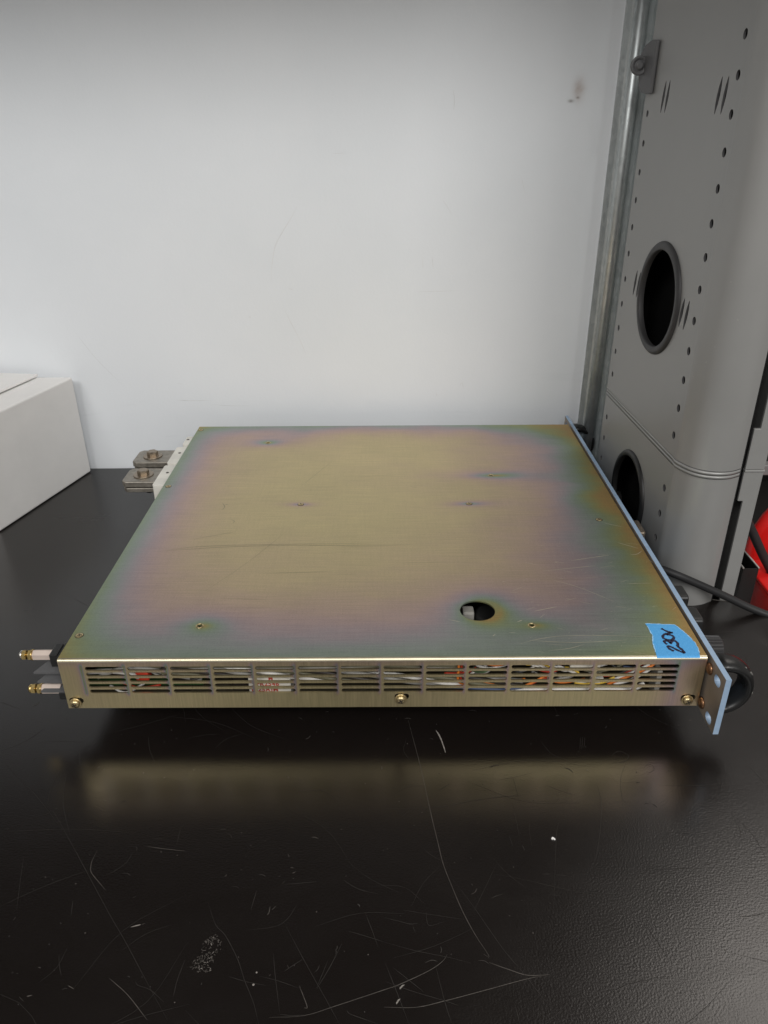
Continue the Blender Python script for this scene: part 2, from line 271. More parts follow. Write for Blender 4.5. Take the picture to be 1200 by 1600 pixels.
def mat_cover_side():
    n = N('passivated_zinc_side'); vec, x, y, z = n.obj()
    a = n.add(x, W/2)
    up = n.map(z, ZB, ZT, 0, 1)
    wob = n.sub(n.noise(n.scaled(vec, (1, 1, 2)), 16, 3, .55), .5)
    top = n.mul(n.fall(n.math('MAXIMUM', n.sub(1.0, up), 0), .16), .35)
    # the narrow bridges between the slot columns plate thicker than the open fields
    ph = n.math('FRACT', n.mul(n.sub(a, .0159), 1/.028269))
    rib = n.math('MULTIPLY', n.fall(n.math('ABSOLUTE', n.sub(ph, .955)), .055), n.map(n.math('ABSOLUTE', n.sub(up, .585)), .27, .36, 1, 0))
    rib = n.mul(rib, n.map(a, .05, .39, .62, .22))
    end = n.mul(n.fall(n.math('ABSOLUTE', n.sub(a, .41)), .016), .38)
    e = n.add(n.add(.03, top), n.add(n.mul(rib, 1.18), n.add(end, n.mul(wob, .35))))
    e = n.math('MINIMUM', e, 1.0)
    col = n.ramp(e, FILM, 'B_SPLINE')
    brush = n.noise(n.scaled(vec, (900, 1, 40)), 1.0, 4, .65)
    k = n.map(brush, .25, .75, .72, 1.0)
    mm = n.new('ShaderNodeMix', data_type='RGBA', blend_type='MULTIPLY'); mm.inputs[0].default_value = 1
    n.put(mm.inputs[6], col)
    cc = n.new('ShaderNodeCombineColor'); [n.put(cc.inputs[i], k) for i in range(3)]
    n.put(mm.inputs[7], cc.outputs[0])
    n.set(mm.outputs[2], n.map(brush, .3, .7, .30, .40), .86)
    n.bump(brush, .12, .0003)
    return n.mat

def mat_bend():
    n = N('passivated_zinc_bend'); vec, x, y, z = n.obj()
    f = n.noise(n.scaled(vec, (60, 1, 1)), 1.0, 4, .6)
    return n.set(n.ramp(f, [(.3, (.66,.60,.43)), (.7, (.72,.66,.50))]), n.map(f, .3, .7, .38, .44), .9)

def mat_table():
    n = N('black_laminate'); vec, x, y, z = n.obj()
    cell = n.noise(vec, 900, 2, .45)
    cloud = n.noise(vec, 5, 5, .6)
    dust = n.noise(vec, 1400, 2, .7)
    c = n.mix(n.map(dust, .66, .80, 0, .35), (.0080,.0062,.0055), (.040,.036,.033))
    c2 = n.mix(n.map(cloud, .4, .75, 0, .5), c, (.0125,.0102,.0091))
    smear = n.noise(n.scaled(vec, (1, 2.2, 1)), 11, 5, .65, 1.2)
    n.set(c2, n.map(n.add(n.mul(cloud, .5), n.mul(smear, .5)), .35, .65, .20, .28), 0, .58)
    n.bump(cell, .17, .0005)
    return n.mat

def mat_wall():
    n = N('white_wall_paint'); vec, x, y, z = n.obj()
    f = n.noise(vec, 3.2, 5, .6); g = n.noise(vec, 90, 3, .6)
    base = n.ramp(f, [(.35, (.705,.735,.765)), (.65, (.752,.778,.806))])
    def spot(sx, sz, rx, rz):
        dx = n.mul(n.sub(x, sx), 1/rx); dz = n.mul(n.sub(z, sz), 1/rz)
        dd = n.add(n.add(n.mul(dx, dx), n.mul(dz, dz)), n.mul(n.sub(n.noise(vec, 130, 3), .5), 1.6))
        return n.math('EXPONENT', n.mul(dd, -1.0))
    st = n.mul(spot(.199, .4085, .0055, .0095), .55)
    c = n.mix(st, base, (.33,.24,.19))
    c = n.mix(n.mul(spot(.192, .3985, .0028, .0014), .7), c, (.16,.14,.12))
    c = n.mix(n.mul(spot(.1985, .4015, .0016, .0010), .6), c, (.16,.13,.11))
    sc = n.noise(n.scaled(vec, (3, 1, 26)), 2.2, 6, .72, .6)
    c = n.mix(n.mul(n.map(sc, .60, .78, 0, .20), n.map(z, .16, .02, 0, 1)), c, (.34,.35,.38))
    n.set(c, n.map(g, .3, .7, .50, .62), 0, .35)
    n.bump(n.add(g, n.mul(n.noise(vec, 320, 2), .8)), .14, .0008)
    return n.mat

def mat_galv():
    n = N('galvanised_steel'); vec, x, y, z = n.obj()
    v = n.new('ShaderNodeTexVoronoi'); n.t.links.new(n.scaled(vec, (1, 1, .55)), v.inputs['Vector']); v.inputs['Scale'].default_value = 330
    s = n.new('ShaderNodeSeparateColor'); n.t.links.new(v.outputs['Color'], s.inputs[0])
    g = n.noise(vec, 40, 4, .6)
    k = n.add(n.mul(s.outputs[0], .35), n.mul(g, .65))
    return n.set(n.ramp(k, [(.2, (.44,.475,.48)), (.8, (.59,.62,.62))]), n.map(s.outputs[1], 0, 1, .38, .50), .72)

def mat_grey_paint():
    n = N('grey_powder_coat'); vec, x, y, z = n.obj()
    f = n.noise(vec, 7, 4, .6); g = n.noise(vec, 900, 2, .6)
    c = n.ramp(f, [(.35, (.285,.284,.276)), (.65, (.312,.310,.302))])
    sp = n.noise(vec, 230, 2, .5)
    c = n.mix(n.map(sp, .74, .80, 0, .5), c, (.42,.41,.39))
    n.set(c, n.map(f, .3, .7, .34, .42), .25, .5)
    n.bump(g, .05, .0004)
    return n.mat

def mat_tape():
    n = N('blue_masking_tape'); vec, x, y, z = n.obj()
    cre = n.noise(n.scaled(vec, (1400, 350, 1)), 1.0, 3, .7)
    fib = n.noise(vec, 1600, 2, .7)
    k = n.add(n.mul(cre, .5), n.mul(fib, .5))
    n.set(n.ramp(k, [(.3, (.065,.31,.66)), (.7, (.12,.43,.80))]), .75, 0, .25)
    n.bump(cre, .35, .0004)
    return n.mat

def mat_panel_blue():
    n = N('pale_blue_paint'); vec, x, y, z = n.obj()
    f = n.noise(n.scaled(vec, (1, 300, 300)), 1.0, 3, .6); g = n.noise(vec, 60, 4, .6)
    return n.set(n.ramp(n.add(n.mul(f, .5), n.mul(g, .5)), [(.3, (.25,.36,.50)), (.7, (.33,.44,.58))]), .45, 0, .5)

M = dict(
    top=mat_cover_top(), side=mat_cover_side(), bend=mat_bend(), table=mat_table(), wall=mat_wall(), galv=mat_galv(), grey=mat_grey_paint(),
    tape=mat_tape(), blue=mat_panel_blue(),
    inner=simple('passivated_zinc_inside', (.16,.14,.095), .5, .7),
    panelback=simple('bare_chromate_aluminium', (.36,.31,.26), .5, .55),
    screw=simple('brass_toned_screw', (.62,.50,.28), .32, .9, var=.2, scale=400),
    screwdark=simple('screw_recess', (.05,.04,.03), .6, .3),
    copper=simple('copper_toned_screw', (.40,.22,.12), .34, .9),
    brass=simple('brass', (.66,.49,.20), .28, .95, var=.18, scale=300),
    nickel=simple('nickel_plate', (.62,.60,.57), .25, .95),
    sleeve=simple('pale_hex_sleeve', (.62,.52,.46), .45, .25),
    tin=simple('tinned_busbar', (.31,.285,.245), .42, .75, var=.25, scale=180, bump=.15),
    bolt=simple('bronze_toned_bolt', (.33,.275,.215), .34, .9, var=.25, scale=250),
    nylon=simple('white_nylon', (.72,.70,.64), .5),
    black=simple('black_plastic', (.012,.012,.012), .42, 0, .5),
    blackmat=simple('matt_black', (.006,.006,.006), .8, 0, .2),
    rubber=simple('black_rubber', (.016,.016,.017), .55, 0, .4, bump=.2),
    handle=simple('worn_black_enamel', (.013,.013,.013), .33, .2, .5),
    chip=simple('bare_metal_chip', (.35,.34,.32), .4, .6),
    grommet=simple('dark_grey_plastic', (.040,.039,.040), .5, 0, .4),
    clip=simple('grey_plastic_clip', (.105,.105,.108), .5, 0, .4),
    seam=simple('seam_shadow_gap', (.02,.02,.02), .8),
    carton=simple('white_card', (.83,.815,.795), .7, 0, .25, var=.035, scale=18, bump=.12),
    cardedge=simple('white_card_edge', (.78,.77,.74), .8, 0, .2, var=.03),
    white_wire=simple('white_wire', (.74,.72,.68), .45), grey_wire=simple('grey_wire', (.30,.29,.265), .5),
    olive=simple('olive_wire', (.15,.14,.085), .5),
    orange=simple('orange_wire', (.80,.22,.03), .45), red=simple('red_wire', (.60,.05,.02), .45), yellow=simple('yellow_wire', (.75,.50,.06), .45),
    bluew=simple('blue_wire', (.09,.13,.24), .45), pcb=simple('green_circuit_board', (.035,.085,.025), .4, var=.3, scale=120),
    coil=simple('dark_transformer', (.035,.028,.022), .5), labelw=simple('paper_label', (.72,.69,.62), .6), inkred=simple('red_print', (.50,.06,.04), .6),
    ink=simple('dark_marker', (.012,.010,.035), .45, 0, .4),
    redp=simple('red_plastic', (.68,.014,.012), .34, 0, .5, var=.1), reddark=simple('dull_red_plastic', (.50,.018,.014), .5),
    brown=simple('brown_card', (.11,.065,.055), .7), dark=simple('gap_darkness', (.012,.011,.011), .7),
    railgrey=simple('grey_rail_paint', (.20,.20,.20), .45), tray=simple('charcoal_tray', (.008,.0078,.0075), .5), rim=simple('steel_rim', (.45,.44,.42), .35, .8),
    scuff=simple('scratch_and_lit_lip', (.080,.072,.064), .6, 0, .3, var=.3, scale=900),
    scuff2=simple('scratch_faint', (.032,.029,.026), .6, 0, .3, var=.3, scale=900),
    scuff3=simple('scratch_white', (.24,.22,.20), .6, 0, .3, var=.3, scale=900),
    cscr_b=simple('cover_scratch_bright', (.72,.67,.52), .4, .8), cscr_d=simple('cover_scratch_dark', (.35,.31,.205), .5, .75),
    wallmark=simple('wall_scuff', (.66,.67,.68), .7, 0, .2), tapeedge=simple('torn_tape_edge', (.33,.58,.82), .8, 0, .2, var=.2, scale=900), crumb=simple('white_flake', (.85,.84,.82), .7), shelf=simple('shade_shelf', (.10,.092,.085), .7),
)

# ------------------------------------------------------------------ setting
mb = MB()
# tabletop: reaches the wall behind, its right rear corner cut back with a wavy lip
edge = [(.214,.8660),(.216,.612),(.250,.580),(.262,.5722),(.269,.5692),(.276,.5655),(.286,.561),(.296,.5598),(.306,.5585),(.317,.552),(.323,.544),(.330,.533),(.345,.515),(.375,.498),(.42,.49),(.62,.485)]
edge = [(p.x, p.y) for p in smooth_path([(x, y, 0) for x, y in edge], 5)]
poly = [(-1.6,-.9),(.62,-.9)] + list(reversed(edge)) + [(-1.6,.8660)]
lipE = [q for q in edge if q[0] > .240]
inn = [(x-.006, y-.055) for x, y in lipE]
poly = [(-1.6,-.9),(.62,-.9)] + list(reversed(inn)) + [q for q in reversed(edge) if q[0] <= .240] + [(-1.6,.8660)]
mb.plate(poly, [], lambda u, v, w: (u, v, w-.0015), .003)
NK = 8; rows = []
for k in range(NK+1):
    t = k/NK; s_ = t*t*(3-2*t)
    rows.append([(a[0]+(c[0]-a[0])*t, a[1]+(c[1]-a[1])*t, s_*(.0038+.0018*math.sin(c[0]*95+1.0)) + .0016*math.sin(math.pi*t)*math.sin(c[0]*60+.6)) for a, c in zip(inn, lipE)])
n_ = len(lipE)
v = [p for R_ in rows for p in R_]
mb.add(v, [(k*n_+i, k*n_+i+1, (k+1)*n_+i+1, (k+1)*n_+i) for k in range(NK) for i in range(n_-1)], 0, True)
v = rows[-1] + [(x-.0002, y-.0004, z-.0026) for x, y, z in rows[-1]]
mb.add(v, [(i, i+1, n_+i+1, n_+i) for i in range(n_-1)], 1)
mb.tube([(x, y-.0004, z+.0001) for x, y, z in rows[-1]], .0005, 6, 1)  # paler bead: the lit edge of the lip put into its colour
z0 = .00012
for w, br, pts in TABLE_SCRATCHES:
    if w > 2: continue
    m = 3 if br > 1.0 else 1 if br >= .75 else 2
    mb.ribbon([(x*.001, y*.001) for x, y in pts], w*.00058, lambda u, v: (u, v, z0), m)
rnd = random.Random(3)
for i in range(330):      # small nicks and specks
    y = .16 + .30*rnd.random()**1.3; x = (rnd.random()-.55)*.5
    L = .0008 + .006*rnd.random()**3; a = rnd.uniform(0, math.pi)
    w = .00022 + .00025*rnd.random()
    if rnd.random() < .3: L = .0007; w = .0006
    mb.ribbon([(x, y), (x+.5*L*math.cos(a), y+.5*L*math.sin(a)), (x+L*math.cos(a+.3), y+L*math.sin(a+.3))], w, lambda u, v: (u, v, z0+.00004), 2 if rnd.random() < .72 else 1)
for i in range(95):       # long hairline scratches
    y = .15 + .42*rnd.random(); x = (rnd.random()-.5)*.62
    L = .02 + .07*rnd.random()**2; a = rnd.uniform(0, math.pi); c = rnd.uniform(-.4, .4)
    mb.ribbon([(x, y), (x+.5*L*math.cos(a), y+.5*L*math.sin(a)), (x+L*math.cos(a+c), y+L*math.sin(a+c))], .00015, lambda u, v: (u, v, z0+.00008), 2)
for cx, cy, rx, ry, n_ in ((-.0918,.2476,.0050,.0064,85), (-.0945,.2382,.0058,.0048,90)):   # a rubbed patch of white specks
    for i in range(n_):
        t = rnd.uniform(0, 6.28); r = rnd.random()**.45; x = cx + rx*r*math.cos(t); y = cy + ry*r*math.sin(t); a = rnd.uniform(0, 3.14)
        L = .0005 + .0007*rnd.random()
        mb.ribbon([(x, y), (x+L*math.cos(a), y+L*math.sin(a))], .00030, lambda u, v: (u, v, z0+.00012), 3 if rnd.random() < .12 else 1)
for cx, cy, r in ((-.0662,.2341,.0005), (-.0669,.228,.0006)):
    mb.add([(cx+r*math.cos(t), cy+r*math.sin(t), z0+.0001) for t in (0,1,2,3,4,5)], [(0,1,2,3,4,5)], 3)
tabletop = tag(mb.build('tabletop', [M['table'], M['scuff'], M['scuff2'], M['scuff3']]), kind='structure')

mb = MB(); mb.box(-1.6,.318,-.9,.8685,-.030,-.0034); tag(mb.build('bench_board', M['blackmat']), kind='structure')
mb = MB(); mb.box(-2.2,.268,.8685,.93,-.8,1.9)
for w, pts in WALL_MARKS:
    mb.ribbon([(x*.001, z*.001) for x, z in pts], w*.0007, lambda u, v: (u, .86835, v), 1)
tag(mb.build('wall_back', [M['wall'], M['wallmark']]), kind='structure')
mb = MB(); mb.box(.268,2.4,1.25,1.30,-.9,.20); tag(mb.build('dark_backdrop', M['dark']), kind='structure')  # near-black backdrop standing in for the darkness right of the cabinet
mb = MB(); mb.box(.322,1.4,.52,1.24,-.215,-.20); tag(mb.build('floor_ledge', M['dark']), kind='structure')
mb = MB(); mb.box(-1.6,.30,.46,.865,.70,.73); sh = mb.build('shade_shelf', M['shelf'])  # unseen board added overhead to shade the wall top and darken table reflections
tag(sh, 'unseen grey shelf board added above the bench to shade the upper white wall', 'shelf')

mb = MB(); mb.prism([(-.0011,-.0002),(-.0002,.0007),(.0006,.0002),(.0013,-.0009),(.0009,-.0014),(.0001,-.0006),(-.0008,-.0009)], lambda u, v, t: (u, v, t), 0, .0006)
tag(mb.build('plaster_crumb', M['crumb'], loc=(.0992,.3129,.0002)), 'tiny bright white crumb lying on the black tabletop', 'crumb')
for i, (x, y, a) in enumerate(((.0068,.2262,.5),(.0048,.2192,.7))):
    mb = MB(); mb.prism([(-.0014,-.0006),(.0018,.0002),(.0006,.0006),(-.0012,.0001)], lambda u, v, t: (u*math.cos(a)-v*math.sin(a), u*math.sin(a)+v*math.cos(a), t), 0, .0003)
    o = tag(mb.build('paint_flake', M['scuff3'], loc=(x, y, .0003)),
        ['pale slivered flake among the scratches, the one farther from the metal unit', 'pale slivered flake among the scratches, the one nearer the metal unit'][1-i], 'flake', 'pale flakes on the scratched tabletop')

# ------------------------------------------------------------------ the rack unit
root = empty('rack_power_supply', (X0 + W/2*math.cos(YAW) - DEP/2*math.sin(YAW), Y0 + W/2*math.sin(YAW) + DEP/2*math.cos(YAW), 0), YAW)
tag(root, 'flat rack power supply in iridescent zinc sheet with slotted side and blue front panel', 'power supply')
def L(a, b, z): return (a-W/2, b-DEP/2, z)

BR = .0021; TH = .0012
slots = []
for c in range(14):
    for r in range(5):
        x = .0172 + .028269*c; z = .0603 - .0048*r
        if c == 0 and False: pass
        slots.append(rrect(x, x+.0258, z-.00158, z+.00158, .00155, 4))
SCREWS = [(.0058,.0316),(.2268,.0341),(.4204,.0321)]
holes_side = slots + [rrect(x-.0042, x+.0056, z-.0008, z+.0040, .0023, 4) for x, z in SCREWS]
cover = MB()
top_holes = [circle(.2829,.0547,.01265,40)] + [circle(a, b, .0019, 14) for a, b in ((.0871,.3787),(.3213,.2887),(.0862,.0375),(.3189,.0364))]
cover.plate([(0,BR),(W,BR),(W,DEP),(0,DEP)], top_holes, lambda u, v, w: L(u, v, ZT-TH/2+w), TH, 0)
cover.plate([(0,ZB),(W,ZB),(W,ZT-BR),(0,ZT-BR)], holes_side, lambda u, v, w: L(u, TH/2+w, v), TH, 1)
ns = 8; v = []
for k in range(ns+1):
    t = math.pi/2*k/ns
    for a in (0, W): v.append(L(a, BR - BR*math.cos(t), ZT - BR + BR*math.sin(t)))
cover.add(v, [(2*k, 2*k+1, 2*k+3, 2*k+2) for k in range(ns)], 2, True)
v = []
for k in range(ns+1):
    t = math.pi/2*k/ns; r = BR-TH
    for a in (0, W): v.append(L(a, BR - r*math.cos(t), ZT - BR + r*math.sin(t)))
cover.add(v, [(2*k, 2*k+2, 2*k+3, 2*k+1) for k in range(ns)], 2, True)
for w, br, pts in COVER_SCRATCHES:
    cover.ribbon([(x*.001, y*.001) for x, y in pts], w*.0011, lambda a, b: L(a, b, ZT+.00006), 3 if br > 0 else 4)
rnd = random.Random(11)
for i in range(90):
    a = .30 + .13*rnd.random(); b = .006 + .15*rnd.random()**1.6; Ln = .001 + .012*rnd.random()**3; t = rnd.gauss(.1, .4)
    if a > .39 and b < .045: continue
    if math.hypot(a-.2829, b-.0547) < .03: continue
    cover.ribbon([(a, b), (min(a+Ln*math.cos(t), W-.001), b+Ln*math.sin(t))], .00022, lambda p, q: L(p, q, ZT+.00008), 3)
cover.build('cover', [M['top'], M['side'], M['bend'], M['cscr_b'], M['cscr_d']], root)

ch = MB()
ch.box(*[q for q in ()] or (-W/2+.0005, W/2-.001, -DEP/2+.0016, DEP/2-.001, ZB+.0002, ZB+.0014))
ch.box(-W/2+.0003, -W/2+.0013, -DEP/2+.0016, DEP/2-.001, ZB+.0016, ZT-.0014)
ch.box(-W/2+.0016, W/2-.001, DEP/2-.0025, DEP/2-.0013, ZB+.0016, ZT-.0014)
ch.box(W/2-.0022, W/2-.0012, -DEP/2+.0016, DEP/2-.003, ZB+.0016, ZT-.0014)
ch.build('chassis_tray', M['inner'], root)

def pan_screw(x, y, z, axis, rh, name='screw', m=None, washer=0.0):
    s = MB(); d = 0.0
    if washer:
        s.lathe((x,y,z), axis, [(0,washer),(.0007,washer),(.0009,washer*.93)], 22); d = .0009
    s.lathe((x,y,z), axis, [(d,rh),(d+.0007,rh),(d+.0014,rh*.86),(d+.0019,rh*.6),(d+.0021,rh*.3)], 22)
    ax = Vector(axis); u = Vector((0,0,1)) if abs(ax.z) < .9 else Vector((1,0,0)); w = ax.cross(u)
    c = Vector((x,y,z)) + ax*(d+.0019)
    rot = .5
    for q in (u*math.cos(rot)+w*math.sin(rot), -u*math.sin(rot)+w*math.cos(rot)):
        p = ax.cross(q); a_, b_ = q*rh*.55, p*rh*.13
        s.add([c-a_-b_, c+a_-b_, c+a_+b_, c-a_+b_, c-a_-b_+ax*.00035, c+a_-b_+ax*.00035, c+a_+b_+ax*.00035, c-a_+b_+ax*.00035],
              [(0,3,2,1),(4,5,6,7),(0,1,5,4),(1,2,6,5),(2,3,7,6),(3,0,4,7)], 1)
    return s.build(name, [m or M['screw'], M['screwdark']], root)
for x, z in SCREWS:
    pan_screw(*L(x, -.0004, z), (0,-1,0), .0032, washer=.0041)
for a, b in ((.0053,.0269),(.0052,.2676),(.0041,.4191),(.405,.1936),(.1382,.2271),(.2936,.2265)):
    s = MB(); c = L(a, b, ZT)
    s.lathe(c, (0,0,1), [(0,.0030),(.00012,.0030),(.00016,.0027)], 22, 1)
    s.lathe(c, (0,0,1), [(.00016,.0026),(.00034,.0025),(.00045,.0015)], 22, 0)
    for q in (.4, .4+math.pi/2):
        dx, dy = math.cos(q)*.0017, math.sin(q)*.0017; ex, ey = -math.sin(q)*.0003, math.cos(q)*.0003; zz = ZT+.0005
        s.add([(c[0]-dx-ex,c[1]-dy-ey,zz),(c[0]+dx-ex,c[1]+dy-ey,zz),(c[0]+dx+ex,c[1]+dy+ey,zz),(c[0]-dx+ex,c[1]-dy+ey,zz)], [(0,1,2,3)], 1)
    s.build('flat_screw', [M['screw'], M['screwdark']], root)
for a, b in ((.0871,.3787),(.3213,.2887),(.0862,.0375),(.3189,.0364)):   # flanged rim of each small hole
    s = MB(); n_ = 20; c = L(a, b, ZT)
    v = []
    for r, z in ((.0019,0),(.0019,.0004),(.0024,.0005),(.0028,.00005)):
        v += [(c[0]+r*math.cos(6.2832*k/n_), c[1]+r*math.sin(6.2832*k/n_), c[2]+z) for k in range(n_)]
    s.add(v, [(i*n_+k, i*n_+(k+1)%n_, (i+1)*n_+(k+1)%n_, (i+1)*n_+k) for i in range(3) for k in range(n_)], 0, True)
    s.build('hole_rim', M['screw'], root)

# front panel with rack ears
FA = W + .0020; FT = .0036; B0, B1 = -.0243, .4567; PZ0, PZ1 = .0238, .0687
ears = []
for b in (-.0143, .4467):
    for z in (.0597, .0286): ears.append(rrect(b-.0046, b+.0046, z-.0034, z+.0034, .0033, 5))
fp = MB()
fp.plate([(B0,PZ0),(B1,PZ0),(B1,PZ1),(B0,PZ1)], ears, lambda u, v, w: L(FA+FT/2+w, u, v), FT, 0, 0, 1)
for p in range(len(fp.f)):
    if fp.m[p] == 0 and all(fp.v[i][0] > FA-W/2+FT-.0005 for i in fp.f[p]): fp.m[p] = 1
fp.build('front_panel', [M['panelback'], M['blue']], root)
for b in (-.0022, .4322):
    for z in (.0600, .0312):
        s = MB(); s.lathe(L(FA-.0001, b, z), (-1,0,0), [(0,.0042),(.0008,.0041),(.0016,.0032),(.0020,.0015)], 20)
        s.build('ear_screw', M['copper'], root)
for b, k in ((.0005, 0), (.4315, 1)):
    h = MB(); zt_, zb_ = .0628, .0270; a0 = FA+FT; R_ = (zt_-zb_)/2; zm = (zt_+zb_)/2
    path = [L(a0, b, zt_), L(a0+.006, b, zt_)] + [L(a0+.0065+R_*.95*math.sin(t), b, zm+R_*math.cos(t)) for t in [math.pi*i/16 for i in range(1, 16)]] + [L(a0+.006, b, zb_), L(a0, b, zb_)]
    h.tube(path, .0044, 18)
    h.v = [(x, (b-DEP/2) + (y-(b-DEP/2))*1.9, z) for x, y, z in h.v]
    ho = h.build('handle', M['handle'], root)
    if k == 0:
        for (t, off, sz, ph) in ((.95,.0050,.0016,.3),(1.75,.0050,.0012,-.2),(.62,.0050,.0008,.8),(2.35,.0050,.0007,.2)):
            c = Vector(L(a0+.0065+(R_*.95+.0)*math.sin(t), b, zm+R_*math.cos(t))); nrm = Vector((math.sin(t), 0, math.cos(t)))
            dirn = (nrm*.75 + Vector((0,-.65,0))).normalized(); c = c + Vector((nrm.x*.0036, -.0049, nrm.z*.0036)); dirn = (nrm*.8+Vector((0,-.35,0))).normalized()
            q = dirn.cross(Vector((0,1,0))).normalized(); p = dirn.cross(q)
            ch_ = MB(); rr = random.Random(int(t*100))
            ch_.prism([(sz*(.7+.6*rr.random())*math.cos(6.28*i/7), sz*.6*(.7+.6*rr.random())*math.sin(6.28*i/7)) for i in range(7)], lambda u, v, w: c+q*u+p*v+dirn*w, -.0006, .00025)
            ch_.build('paint_chip', M['chip'], ho)

def knob(b, z, r, ln, ribs, m, name='knob'):
    k = MB(); c = Vector(L(FA+FT, b, z))
    k.lathe(c, (1,0,0), [(0,r*1.05),(ln*.12,r*1.05),(ln*.16,r*.94),(ln*.92,r*.9),(ln,r*.72)], 36)
    for i in range(ribs):
        t = 2*math.pi*i/ribs; u = Vector((0, math.cos(t), math.sin(t))); w = Vector((0, -math.sin(t), math.cos(t)))
        p0 = c + Vector((ln*.2,0,0)) + u*r*.90; p1 = c + Vector((ln*.93,0,0)) + u*r*.87; hh = r*.07
        k.add([p0-w*hh, p0+w*hh, p0+u*r*.10+w*hh*.6, p0+u*r*.10-w*hh*.6, p1-w*hh, p1+w*hh, p1+u*r*.10+w*hh*.6, p1+u*r*.10-w*hh*.6],
              [(0,3,2,1),(4,5,6,7),(0,1,5,4),(1,2,6,5),(2,3,7,6),(3,0,4,7)])
    return k.build(name, m, root)
knob(.0290,.0530,.0088,.0165,22,M['grommet'])
for b in (.064,.094):
    s = MB(); s.prism(rrect(b-.011, b+.007, .036, .0595, .003, 4), lambda u, v, t: L(FA+FT+t, u, v), 0, .0135)
    s.build('rocker_switch', M['black'], root, .0012)
s = MB(); s.box(*(L(FA+FT, .194, 0)[0], L(FA+FT+.0105, 0, 0)[0], L(0,.182,0)[1], L(0,.205,0)[1], .046, .0615))
s.build('toggle_lever', M['bolt'], root, .002)
s = MB(); s.lathe(L(FA+FT, .266, .052), (1,0,0), [(0,.008),(.011,.008),(.012,.006)], 24); s.build('meter_button', M['black'], root)

# feet under the tray
for a in (.05, W-.05):
    for b in (.075, DEP-.05):
        s = MB(); s.lathe(L(a, b, 0), (0,0,1), [(0.0004,.0085),(.004,.0095),(ZB-.0002,.0105)], 20); s.build('rubber_foot', M['rubber'], root)

# output bus bars on the far left
for b0, b1, a0, zt_ in ((.300,.3345,-.0530,.0575), (.3485,.3830,-.0565,.0580)):
    s = MB()
    s.prism([(a0+.004,b0),(-.0130,b0),(-.0130,b1),(a0+.004,b1),(a0,b1-.004),(a0,b0+.004)], lambda u, v, t: L(u, v, t), zt_-.0062, zt_)
    bar = s.build('bus_bar', M['tin'], root, .0008)
    s = MB(); s.prism([(a0+.005,b0-.0002),(-.0130,b0+.0004),(-.0130,b1),(a0+.006,b1),(a0+.002,b1-.004),(a0+.001,b0+.004)], lambda u, v, t: L(u, v, t), zt_-.0118, zt_-.0071)
    s.build('clamp_plate', M['tin'], bar, .0006)
    s = MB(); c = L(a0+.0185, (b0+b1)/2, zt_)
    s.lathe(c, (0,0,1), [(0,.0102),(.0009,.0102),(.0012,.0098)], 26)
    s.lathe((c[0],c[1],c[2]+.0012), (0,0,1), [(0,.0060),(.0042,.0060),(.0050,.0050)], 6, 0, False, .35)
    bo = s.build('hex_bolt', M['bolt'], bar)
    s = MB(); s.lathe((c[0]+.004,c[1],zt_-.0119), (0,0,-1), [(0,.0065),(.0012,.0065),(.0013,.004),(.007,.004)], 20); s.build('lower_nut', M['black'], bar)
for b0, b1, a0 in ((.2775,.3270,-.0140), (.3320,.3770,-.0135), (.384,.408,-.0095)):
    s = MB(); s.prism([(a0+.001,b0),(.0003,b0),(.0003,b1),(a0+.001,b1),(a0,b1-.002),(a0,b0+.002)], lambda u, v, t: L(u, v, t), .0445, .0640)
    s.lathe(L(-.0065, b0+(b1-b0)*.62, .0640), (0,0,1), [(0,.0016),(.0002,.0016)], 14, 1)
    s.build('insulator', [M['nylon'], M['screwdark']], root, .0006)

# terminal strip and binding posts at the near left corner
s = MB(); s.box(-.0028-W/2, .0002-W/2, .0052-DEP/2, .0215-DEP/2, .0275, .0660)
s.box(-.0080-W/2, -.0026-W/2, .0062-DEP/2, .0190-DEP/2, .0570, .0668); s.box(-.0080-W/2, -.0026-W/2, .0062-DEP/2, .0190-DEP/2, .0285, .0345)
tb = s.build('terminal_block', M['black'], root, .0005)
for z, a1 in ((.0515,-.0215),(.0437,-.0206),(.0353,-.0200)):
    s = MB(); s.prism([(a1,.0065),(-.0030,.0065),(-.0030,.021),(a1+.006,.021)], lambda u, v, t: L(u, v, t), z-.0007, z+.0007)
    s.build('barrier', M['clip'], tb)
def post(z, b, tip, m_sl, m_br):
    s = MB(); s.lathe(L(-.0079, b, z), (-1,0,0), [(0,.0037),(.0128,.0037),(.0133,.0033)], 6, 0, False, .0); o = s.build('hex_standoff', m_sl, root)
    s = MB()
    s.lathe(L(-.0212, b, z), (-1,0,0), [(0,.0038),(.0007,.0038)], 18)
    s.lathe(L(-.0219, b, z), (-1,0,0), [(0,.0036),(.0022,.0036)], 6, 0, False)
    s.lathe(L(-.0241, b, z), (-1,0,0), [(0,.0017),(.0016,.0017)], 12)
    s.lathe(L(-.0257, b, z), (-1,0,0), [(0,.0034),(.0026,.0034)], 6, 0, False)
    s.build('brass_nut', m_br, o)
    s = MB(); s.lathe(L(-.0283, b, z), (-1,0,0), [(0,.0031),(.0012,.0030),(.0024,.0018)], 16); s.build('tip_screw', tip, o)
post(.0628,.0120,M['nickel'],M['sleeve'],M['brass']); post(.0338,.0120,M['brass'],M['sleeve'],M['brass'])

